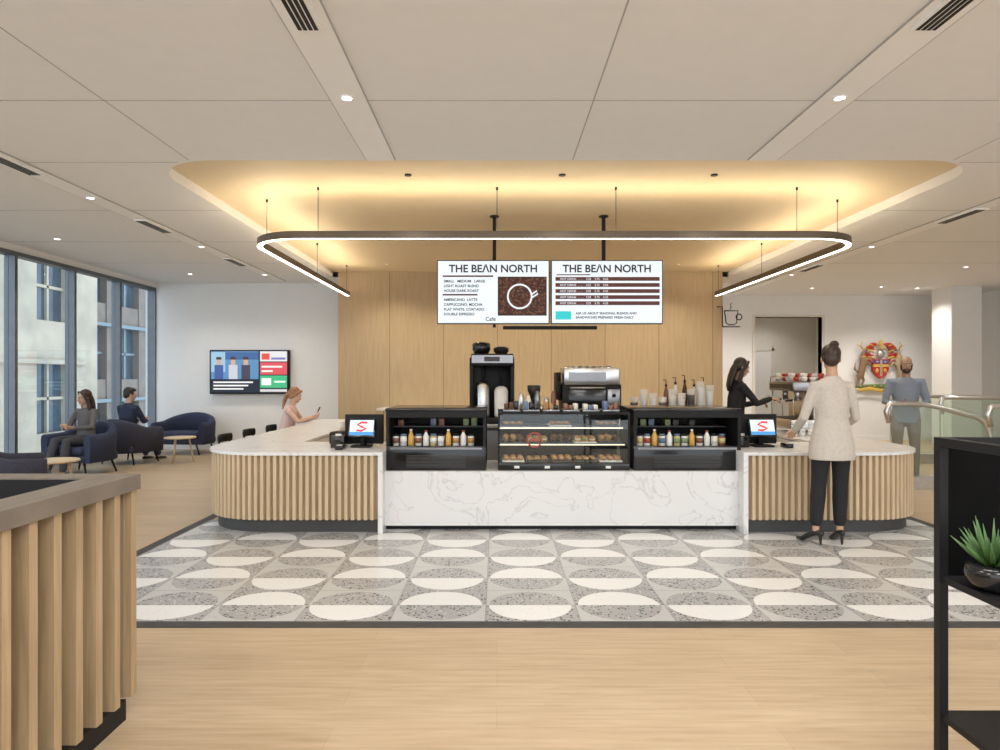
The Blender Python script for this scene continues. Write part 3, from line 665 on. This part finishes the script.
o=b.done('heraldic_crest',(X(881,15.8),WRY-.02,Z(367,15.8))); o.scale=(1.35,1,1.22)
# ------------------------------------------------------------------ escalator balustrades: handrail level at the landing, then sloping away with rounded newel ends
def balus(x0,x1,y,zt,drop=.0,curve=.3):
    b=B()
    n=10; xe=x1-curve
    zl=lambda x: zt-drop*(max(0,(x-x0)/(xe-x0)-.35)/.65)**1.3
    ze=zl(xe)
    top=[(x0+(xe-x0)*i/n,zl(x0+(xe-x0)*i/n)) for i in range(n+1)]+[(xe+curve*math.sin(math.radians(a)),ze-curve+curve*math.cos(math.radians(a))) for a in range(12,181,12)]
    b.tube([(x0-.02,y,zt-.25),(x0-.06,y,zt-.1),(x0-.02,y,zt-.01)]+[(p[0],y,p[1]) for p in top]+[(xe-.1,y,ze-2*curve)],.032,STEEL,10,ref=(0,1,0))
    g=[(x0,.17),(xe,.17)]+[p for p in reversed(top) if p[1]>.25]
    b.prismy(g,y-.006,y+.006,GLG,GEDGE)
    b.box(x0,x1-.1,y-.06,y+.06,0,.165,STEEL)
    b.box((x0+x1)/2-.004,(x0+x1)/2+.004,y-.008,y+.008,.17,zl((x0+x1)/2)-.03,GEDGE)
    b.done('escalator_balustrade')
balus(5.28,6.62,8.95,1.14,.16,.3); balus(6.2,7.7,8.35,1.13,.22,.3); balus(6.9,9.6,10.3,1.18,.35,.33); balus(7.2,10.9,11.6,1.16,.35,.33)
# ------------------------------------------------------------------ armchairs
def armchair(x,y,rz,m=NAVY,w=1.0,name='lounge_armchair'):
    b=B(); R=.36; 
    pth=[(R,-.34)]+arc(0,0,R,0,180,16)+[(-R,-.34)]
    pth=[(p[0]*w,p[1]) for p in pth]
    k=len(pth); rings=[]
    for i in range(k):
        t=i/(k-1); hgt=.62+.17*math.sin(pi*t)**1.5
        p0,p1=V(pth[max(i-1,0)]),V(pth[min(i+1,k-1)]); tg=(p1-p0).normalized(); n=V((tg.y,-tg.x))
        th=.06; pr=[(-th,.2),(-th*1.05,hgt-.08),(-th*.8,hgt-.02),(0,hgt),(th*.8,hgt-.02),(th*1.05,hgt-.08),(th*.8,.2)]
        rings.append([b.v((pth[i][0]+n.x*o,pth[i][1]+n.y*o,z)) for o,z in pr])
    kk=7
    for i in range(k-1):
        for a in range(kk): b.f([rings[i][a],rings[i+1][a],rings[i+1][(a+1)%kk],rings[i][(a+1)%kk]],m,True)
    b.f(rings[0],m); b.f(rings[-1][::-1],m)
    b.box(-R*w+.04,R*w-.04,-.36,.3,.2,.32,m,.03); b.box(-R*w+.06,R*w-.06,-.40,.24,.32,.44,m,.045,3)
    for sx in (-1,1):
        for sy in (-.28,.22): b.tube([(sx*.26*w,sy,.21),(sx*.33*w,sy*1.15,0)],[.018,.012],BLK,8)
    return b.done(name,(x,y,0),rz)
CH=[(X(8,7.3),7.3,2.2,NAVY2,1),(X(84,10.45),10.45,-.25+0,NAVY,1.12),(X(129,11.65),11.65,2.9,NAVY2,1.0),(X(188,13.2),13.15,-.1,NAVY,1.35)]
for c in CH: armchair(*c)
def sidetable(x,y,r=.26,h=.45):
    b=B(); b.lathe((0,0,h-.025),[(r-.005,0),(r,.005),(r,.02),(r-.005,.025)],OAKS,28)
    for k in range(3):
        a=k*2.09+.4; b.tube([(r*.55*math.cos(a),r*.55*math.sin(a),h-.02),(r*.85*math.cos(a),r*.85*math.sin(a),0)],[.016,.011],OAKS,8)
    b.done('round_side_table',(x,y,0))
sidetable(X(50,8.4),8.45,.3); sidetable(X(180,11.7),11.7)
def stool(x,y,rz=-pi/2,sz=.5):
    b=B(); 
    b.box(-.19,.19,-.18,.18,sz-.05,sz,BLK,.02)
    for sx in (-1,1):
        b.tube([(sx*.16,.15,sz-.03),(sx*.19,.2,0)],.013,BLK,8); b.tube([(sx*.16,-.15,sz-.03),(sx*.19,-.2,0)],.013,BLK,8); b.tube([(sx*.17,-.16,sz-.02),(sx*.17,-.21,sz+.22)],.012,BLK,8)
        b.tube([(sx*.185,.19,.2),(sx*.185,-.19,.2)],.009,BLK,6)
    b.tube([(-.18,.19,.2),(.18,.19,.2)],.009,BLK,6)
    pb=[(-.19,-.18,sz+.2),(-.12,-.225,sz+.2),(0,-.24,sz+.2),(.12,-.225,sz+.2),(.19,-.18,sz+.2)]
    b.tube(pb,[(.015,.055)]*5,BLK,10,ref=(0,1,0),round_=True)
    b.done('counter_chair',(x,y,0),rz)
stool(-3.38,8.75); stool(-3.38,9.6); stool(-3.33,10.4)
# ------------------------------------------------------------------ foreground partition
b=B(); px=-1.61; py=2.98; ztop=1.067; w=1.6
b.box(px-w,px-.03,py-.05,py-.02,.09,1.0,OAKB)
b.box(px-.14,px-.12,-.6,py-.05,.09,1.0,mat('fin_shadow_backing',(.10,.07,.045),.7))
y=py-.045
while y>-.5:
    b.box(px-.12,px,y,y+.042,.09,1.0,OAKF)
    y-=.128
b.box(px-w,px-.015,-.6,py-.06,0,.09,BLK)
x=px-.06-.13
while x>px-w: b.box(x,x+.042,py-.02,py,.09,1.0,OAKF); x-=.118
b.box(px-.15,px+.012,-.6,py+.01,1.0,ztop,CAP); b.box(px-w,px-.15,py-.12,py+.01,1.0,ztop,CAP)
b.box(px-w,px-.15,-.6,py-.12,.72,.75,BLK); b.box(px-.155,px-.15,-.6,py-.12,.72,1.06,BLK); b.box(px-w,px-.15,py-.125,py-.12,.72,1.06,BLK)
b.done('oak_fin_partition')
# ------------------------------------------------------------------ black shelf unit
b=B(); sx0=X(934,2.3); sx1=2.6; sy1=2.3; sy0=1.55; t=.030; zt=Z(437,2.3)
for x in (sx0,sx1-t):
    for y in (sy0,sy1-t): b.box(x,x+t,y,y+t,0,zt,BLK)
for z in (zt-t,):
    b.box(sx0+t,sx1-t,sy1-t,sy1,z,z+t,BLK); b.box(sx0+t,sx1-t,sy0,sy0+t,z,z+t,BLK); b.box(sx0,sx0+t,sy0+t,sy1-t,z,z+t,BLK); b.box(sx1-t,sx1,sy0+t,sy1-t,z,z+t,BLK)
for z in (.33,.80): b.box(sx0+t*.3,sx1-t*.3,sy0+.004,sy1-.004,z,z+.022,BLK)
PANEL=mat('matte_black_panel',(.006,.006,.006),.9,spec=.05)
b.box(sx0+t,sx1-t,sy1-.025,sy1-.01,.822,zt-t,PANEL)
b.done('black_metal_shelf_unit')
LEAF=mat('aloe_leaf',(.05,.12,.03),.5,var=.3,vs=20); SOIL=mat('potting_soil',(.04,.025,.015),.9)
b=B(); b.lathe((0,0,0),[(.045,0),(.07,.02),(.082,.05),(.078,.075),(.068,.085),(.064,.078)],mat('black_ceramic_pot',(.012,.012,.013),.12),28); b.cyl((0,0,.072),.063,.005,SOIL,20)
for i in range(30):
    a=i*2.4; tilt=.15+.95*(i/30); l=.155-.04*(i/30); d=V((math.cos(a)*math.sin(tilt),math.sin(a)*math.sin(tilt),math.cos(tilt)))
    p0=V((math.cos(a)*.02,math.sin(a)*.02,.074)); p1=p0+d*l*.5; p2=p0+d*l+V((0,0,-.01+ .02*random.random()))
    b.tube([p0,p1,p2],[(.008,.005),(.008,.004),(.001,.001)],LEAF,6)
b.done('potted_aloe',(X(994,2.12),2.12,.8225))
# ------------------------------------------------------------------ people
def lerp(a,c,t): return V(a)*(1-t)+V(c)*t
def hand(b,wr,d,nrm,side,curl,m):
    wr=V(wr); d=V(d).normalized(); nrm=V(nrm); nrm=(nrm-d*nrm.dot(d)).normalized(); l=d.cross(nrm)*side
    b.tube([wr-d*.02,wr+d*.02,wr+d*.055,wr+d*.085],[(.024,.018),(.034,.016),(.040,.015),(.038,.012)],m,12,ref=l,round_=True)
    for i,(o,L) in enumerate(((.030,.070),(.010,.080),(-.010,.074),(-.029,.058))):
        p=wr+d*.08+l*o; pts=[p-d*.015,p]; a=curl*.35
        for k,f in enumerate((.45,.32,.23)):
            a+=curl*(.25 if k else .1); dd=d*math.cos(a)+nrm*math.sin(a); p=p+dd*L*f; pts.append(p); a+=curl*.45
        b.tube(pts,[.0095,.009,.0085,.008,.0065],m,8,round_=True)
    p=wr+d*.03+l*.028; q=p+(d*.55+l*.8+nrm*.2).normalized()*.036; r=q+(d*.8+l*.25+nrm*.4).normalized()*.032
    b.tube([p-l*.01,p,q,r],[.013,.013,.0105,.008],m,8,round_=True)
def person(name,loc,yaw,J,st):
    M=Matrix.Translation(loc)@Matrix.Rotation(yaw,4,'Z'); e=empty(name,loc); fem=st.get('fem',True); w=st.get('w',1.0 if fem else 1.13); sw=st.get('sw',1.0)
    sk=mat(name+'_skin',st['skin'],.5,var=.04,vs=30); top=mat(name+'_top',st['top'],.85,var=.06,vs=40,bump=.05); bot=mat(name+'_trousers',st['bot'],.85,var=.1,vs=20,bump=.1); hr=mat(name+'_hair',st['hair'],.45,var=.4,vs=40)
    shoe=mat(name+'_shoes',st.get('shoe',(.012,.012,.012)),.35)
    pel,che,nek,hd=[V(J[k]) for k in ('pel','che','nek','head')]
    up=(nek-che).normalized(); uch=lerp(che,nek,.62)
    b=B(M); hem=st.get('hem',.12); hw=st.get('hemw',.17)
    pts=[]; rad=[]
    if hem>0:
        lo=pel-V((0,0,hem)) if not st.get('sit') else pel-V((0,0,.06))
        pts+=[lo]; rad+=[(hw*w,hw*.72)]
        if st.get('lapel'): pts+=[pel-V((0,0,hem*.5))]; rad+=[(hw*w*.98,hw*.73)]
    pts+=[pel,lerp(pel,che,.5),che,uch,lerp(uch,nek,.75),nek]; rad+=[((.180 if st.get('lapel') else .165)*w,.134 if st.get('lapel') else .118),(.142*w,.106),(.152*w,.113),(.140*w,.093),(.082,.066),(.052,.049)]
    b.tube(pts,rad,top,20,ref=(1,0,0))
    bare=st.get('bare',False)
    for s in 'LR':
        sh,el,wr=V(J['sh'+s]),V(J['el'+s]),V(J['wr'+s])
        if bare:
            b.tube([lerp(uch,sh,.3),sh,lerp(sh,el,.12)],[.06,.056,.05],top,12,round_=True)
        else:
            b.tube([lerp(uch,sh,.3),sh,lerp(sh,el,.5),el,lerp(el,wr,.5),lerp(el,wr,.96)],[.060,.056*w*sw,.050*w*sw,.044*w*sw,.040*sw,.034],top,14,round_=True)
    if st.get('lapel'):
        b.tube([uch+V((-.10,.03,.055)),nek+V((-.055,-.02,-.01)),nek+V((0,-.06,.0)),nek+V((.055,-.02,-.01)),uch+V((.10,.03,.055))],[.012,.018,.02,.018,.012],top,8,round_=True)
    fuse(b,'upper_garment',.010,e,4)
    b=B(M)
    hk=.80 if st.get('lapel') else 1
    b.tube([pel+V((0,0,.06)),pel,pel-V((0,0,.07))],[(.145*w*hk,.105*hk),(.16*w*hk,.118*hk),(.14*w*hk,.11*hk)],bot,18,ref=(1,0,0),round_=True)
    cuff=st.get('cuff',.95)
    for s in 'LR':
        hp,kn,an=V(J['hip'+s]),V(J['kn'+s]),V(J['an'+s])
        b.tube([hp,lerp(hp,kn,.35),lerp(hp,kn,.8),kn,lerp(kn,an,.3),lerp(kn,an,.7),lerp(kn,an,cuff)],[.092*(.85 if hk<1 else 1),.09*(.93 if hk<1 else 1),.070,.066,.066,.058,.054],bot,14,round_=True)
    fuse(b,'trousers',.011,e,4)
    b=B(M); heel=st.get('heel',0)
    for s in 'LR':
        an=V(J['an'+s]); fd=V(J.get('fd'+s,(0,1,0))); fd.normalize(); gz=J.get('gz',0)
        a0=V((an.x,an.y,0))
        zz=gz+.03+heel
        b.tube([a0+V((0,0,zz+.005))-fd*.055,a0+V((0,0,zz+.008)),a0+fd*.08+V((0,0,gz+.03+heel*.45)),a0+fd*.14+V((0,0,gz+.024)),a0+fd*.19+V((0,0,gz+.018))],[(.026,.026),(.032,.032),(.038,.026),(.04,.02),(.022,.014)],shoe,12,ref=fd.cross(V((0,0,1))),round_=True)
        if heel: b.tube([a0-fd*.05+V((0,0,gz)),a0-fd*.045+V((0,0,zz))],[.009,.02],shoe,8)
    fuse(b,'shoes',.006,e,2)
    b=B(M)
    for s in 'LR':
        kn,an=V(J['kn'+s]),V(J['an'+s]); b.tube([lerp(kn,an,.8),an+V((0,0,.0)),V((an.x,an.y,J.get('gz',0)+.04+heel))],[.036,.03,.03],sk,10)
    HM=M@Matrix.Translation(hd)@Matrix.Rotation(J.get('hyaw',0),4,'Z')@Matrix.Rotation(J.get('hpit',0),4,'X')
    b.tube([nek-up*.03,lerp(nek,hd,.45),hd+V((0,-.01,-.02))],[.052*w,.048*w,.05],sk,14)
    b.M=HM
    b.ell((0,-.012,.035),(.073,.092,.083),sk,20); b.ell((0,.022,-.03),(.058,.066,.078),sk,20); b.ell((0,.058,-.088),(.026,.024,.022),sk,12)
    b.tube([(0,.085,.012),(0,.105,-.022),(0,.096,-.034)],[.008,.013,.012],sk,8,round_=True)
    b.ell((0,.072,.03),(.05,.018,.014),sk,12)
    for s in (-1,1): b.ell((s*.074,-.005,-.008),(.011,.02,.032),sk,10)
    b.M=M
    fuse(b,'head_and_skin',.006,e,3)
    b=B(M)
    for s,sd in (('L',-1),('R',1)):
        sh,el,wr=V(J['sh'+s]),V(J['el'+s]),V(J['wr'+s])
        if bare: b.tube([lerp(sh,el,.05),lerp(sh,el,.5),el,lerp(el,wr,.3),wr],[.045,.041,.036,.035,.022],sk,12,round_=True)
        else: b.tube([lerp(el,wr,.8),wr],[.024,.022],sk,10,round_=True)
        hdv=V(J.get('hd'+s,wr-el)); hn=V(J.get('hn'+s,(0,0,-1)))
        hand(b,wr,hdv,hn,-sd,J.get('curl'+s,.5),sk)
    fuse(b,'hands',.0045,e,1)
    b=B(HM); ew=mat('eye_white',(.8,.8,.78),.2); ir=mat('eye_iris',(.06,.03,.015),.2); lp=mat(name+'_lips',(st['skin'][0]*.8,st['skin'][1]*.45,st['skin'][2]*.45),.5)
    for s in (-1,1):
        b.ell((s*.030,.0745,.006),(.0145,.010,.0085),ew,12); b.ell((s*.030,.0825,.006),(.0062,.004,.0065),ir,10)
        b.tube([(s*.014,.088,.026),(s*.032,.087,.031),(s*.048,.074,.026)],[.003,.0035,.002],hr,6)
    b.tube([(-.022,.080,-.062),(0,.090,-.060),(.022,.080,-.062)],[.003,.006,.003],lp,8); b.tube([(-.018,.080,-.067),(0,.090,-.069),(.018,.080,-.067)],[.003,.0065,.003],lp,8)
    b.done('face_details',parent=e)
    b=B(HM); h=st['style']
    if h!='bald':
        b.ell((0,-.028,.045),(.082,.092,.088),hr,20); b.ell((0,-.05,.0),(.074,.062,.08),hr,16)
        for s in (-1,1): b.ell((s*.062,-.012,.03),(.02,.05,.055),hr,12)
    if h=='bun':
        b.ell((0,.01,.09),(.062,.07,.035),hr,14); b.ell((.02,-.075,.118),(.04,.038,.036),hr,14); b.torus((.02,-.075,.118),.026,.016,hr,16,8)
    if h=='long':
        b.tube([(0,-.06,.05),(0,-.085,-.05),(0,-.085,-.16),(0,-.075,-.27),(0,-.06,-.33)],[(.07,.05),(.082,.045),(.088,.04),(.075,.032),(.03,.018)],hr,14,ref=(1,0,0),round_=True)
        for s in (-1,1): b.tube([(s*.03,.05,.10),(s*.07,.03,.05),(s*.082,.0,-.05),(s*.09,-.0,-.15),(s*.085,.01,-.24)],[.018,.024,.026,.03,.014],hr,10,round_=True)
    if h=='pony':
        for s in (-1,1): b.tube([(s*.02,.06,.10),(s*.07,.03,.04),(s*.078,-.02,-.04)],[.016,.02,.02],hr,10,round_=True)
        b.tube([(0,-.09,.03),(0,-.12,-.03),(0,-.12,-.14),(.03,-.09,-.26)],[(.035,.03),(.045,.034),(.045,.03),(.015,.01)],hr,12,ref=(1,0,0),round_=True)
    if h=='short':
        b.ell((0,.015,.095),(.066,.072,.035),hr,14)
    if h=='bald':
        b.ell((0,.03,-.078),(.058,.058,.048),hr,14); b.ell((0,.066,-.088),(.033,.030,.036),hr,12); b.tube([(-.03,.076,-.052),(0,.094,-.048),(.03,.076,-.052)],[.006,.007,.006],hr,8)
        for s in (-1,1): b.ell((s*.062,.01,-.04),(.013,.03,.045),hr,10)
    fuse(b,'hair' if h!='bald' else 'beard',.0055,e,2)
    return e
def phone(loc,rx,rz,name='smartphone'):
    b=B(); b.box(-.036,.036,-.005,.004,-.075,.075,BLKG,.004); o=b.done(name,loc); o.rotation_euler=(rx,0,rz)
J=dict(pel=(0,0,.98),che=(0,.0,1.26),nek=(0,-.0,1.50),head=(0,.02,1.665),hyaw=-.35,hpit=-.12,
 shL=(-.155,0,1.42),elL=(-.235,.04,1.13),wrL=(-.21,.27,1.00),shR=(.155,0,1.42),elR=(.235,.04,1.13),wrR=(.16,.28,.98),
 hdL=(.1,1,-.45),hdR=(-.1,1,-.45),hipL=(-.085,0,.93),hipR=(.085,0,.93),knL=(-.105,.03,.53),knR=(.085,.02,.53),anL=(-.15,-.01,.15),anR=(.07,.0,.15),fdL=(-.5,1,0),fdR=(.1,1,0))
person('woman_in_blazer',(X(831,6.02),6.0,0),.0,J,dict(skin=(.55,.33,.22),top=(.55,.50,.44),bot=(.012,.012,.014),hair=(.035,.018,.01),style='bun',hem=.22,hemw=.202,heel=.07,cuff=.86,lapel=True,sw=.95))
J=dict(pel=(0,0,.95),che=(0,.03,1.22),nek=(0,.05,1.46),head=(0,.09,1.62),hpit=-.35,hyaw=0,
 shL=(-.17,.04,1.38),elL=(-.22,.14,1.12),wrL=(-.14,.36,1.16),shR=(.17,.04,1.38),elR=(.2,.22,1.16),wrR=(.12,.42,1.22),
 hipL=(-.09,0,.9),hipR=(.09,0,.9),knL=(-.1,.03,.5),knR=(.1,.03,.5),anL=(-.1,0,.09),anR=(.1,0,.09),curlL=.9,curlR=.9,hdL=(.05,1,-.1),hdR=(0,1,-.05))
person('barista',(3.10,8.70,0),-pi/2,J,dict(skin=(.5,.3,.2),top=(.012,.012,.014),bot=(.015,.015,.017),hair=(.02,.012,.008),style='long'))
J=dict(pel=(0,0,.97),che=(0,.0,1.26),nek=(0,.02,1.51),head=(0,.05,1.675),hpit=-.15,hyaw=-.1,
 shL=(-.2,0,1.43),elL=(-.26,.02,1.14),wrL=(-.10,.25,1.10),shR=(.2,0,1.43),elR=(.26,.02,1.14),wrR=(.10,.25,1.12),
 hdL=(.7,.6,.1),hdR=(-.7,.6,.1),hipL=(-.1,0,.92),hipR=(.1,0,.92),knL=(-.11,.03,.5),knR=(.11,.03,.5),anL=(-.12,0,.09),anR=(.12,0,.09),curlL=.9,curlR=.9,hnL=(.3,.8,.2),hnR=(-.3,.8,.2))
person('bearded_man',(X(904,9.6),9.56,0),pi-.35,J,dict(fem=False,skin=(.42,.26,.18),top=(.24,.28,.35),bot=(.22,.2,.18),hair=(.03,.02,.015),style='bald'))
J=dict(pel=(0,0,.60),che=(0,.05,.84),nek=(0,.10,1.06),head=(0,.15,1.21),hpit=-.4,
 shL=(-.16,.08,.99),elL=(-.2,.22,.80),wrL=(-.08,.42,.86),shR=(.16,.08,.99),elR=(.2,.26,.82),wrR=(.08,.44,.88),
 hdL=(.3,.8,.3),hdR=(-.3,.8,.3),curlL=1.,curlR=1.,hnL=(.6,0,.6),hnR=(-.6,0,.6),hipL=(-.09,0,.57),hipR=(.09,0,.57),knL=(-.1,.40,.56),knR=(.1,.40,.56),anL=(-.1,.36,.10),anR=(.1,.36,.10))
person('girl_at_counter',(-3.30,10.4,0),-pi/2,J,dict(skin=(.62,.40,.30),top=(.72,.52,.50),bot=(.10,.12,.18),hair=(.30,.14,.06),style='pony',bare=True,sit=True,hem=.06))
phone((-2.79,10.40,.965),-.4,-pi/2)
def seatJ(**k):
    J=dict(pel=(0,0,.52),che=(0,-.03,.80),nek=(0,-.02,1.03),head=(0,.02,1.175),hpit=-.35,
    shL=(-.17,-.02,.96),elL=(-.22,.1,.72),wrL=(-.09,.3,.72),shR=(.17,-.02,.96),elR=(.22,.1,.72),wrR=(.09,.3,.72),hdL=(.4,.8,.2),hdR=(-.4,.8,.2),hnL=(.5,0,.7),hnR=(-.5,0,.7),curlL=.9,curlR=.9,
    hipL=(-.09,.02,.51),hipR=(.09,.02,.51),knL=(-.11,.44,.53),knR=(.11,.44,.53),anL=(-.1,.50,.1),anR=(.12,.56,.1)); J.update(k); return J
x,y=CH[1][0],CH[1][1]
person('seated_woman',(x+.02,y+.0,0),pi-.25,seatJ(hyaw=-.3,hpit=-.2),dict(skin=(.5,.3,.2),top=(.11,.10,.10),bot=(.05,.05,.06),hair=(.03,.018,.012),style='long',sit=True,hem=.06))
x,y=CH[2][0],CH[2][1]
person('seated_man',(x,y,0),2.9-pi,seatJ(hyaw=-.6,hpit=-.2,pel=(0,0,.53),nek=(0,-.02,1.05),head=(0,.02,1.19)),dict(fem=False,w=1.05,skin=(.5,.32,.23),top=(.02,.028,.06),bot=(.04,.05,.08),hair=(.02,.013,.01),style='short',sit=True,hem=.06))
# ------------------------------------------------------------------ lights
def area(x,y,z,sx,sy,e,c=(1,.985,.965),rot=(0,0,0)):
    l=bpy.data.lights.new('fill_area_light','AREA'); l.shape='RECTANGLE'; l.size=sx; l.size_y=sy; l.energy=e; l.color=c
    o=bpy.data.objects.new('fill_area_light',l); COL.objects.link(o); o.location=(x,y,z); o.rotation_euler=rot
for x in (-4.5,.7,6): 
    area(x,1.6,3.4,2.2,1.2,82); area(x,-2.2,3.4,2.2,1.2,130)  # unseen fill lights added overhead, out of view, to brighten the whole room
w=bpy.data.worlds.new('World'); scene.world=w; w.use_nodes=True
bg=w.node_tree.nodes['Background']; bg.inputs[0].default_value=(.86,.93,1,1); bg.inputs[1].default_value=2.4
scene.view_settings.view_transform='Standard'; scene.view_settings.look='None'; scene.view_settings.exposure=.12
# ------------------------------------------------------------------ camera
cd=bpy.data.cameras.new('camera'); cd.sensor_width=36; cd.lens=24.0; cd.clip_end=300; cd.shift_x=.003; cd.shift_y=.002
co=bpy.data.objects.new('camera',cd); COL.objects.link(co); co.location=(0,0,H); co.rotation_euler=(pi/2,0,0); scene.camera=co
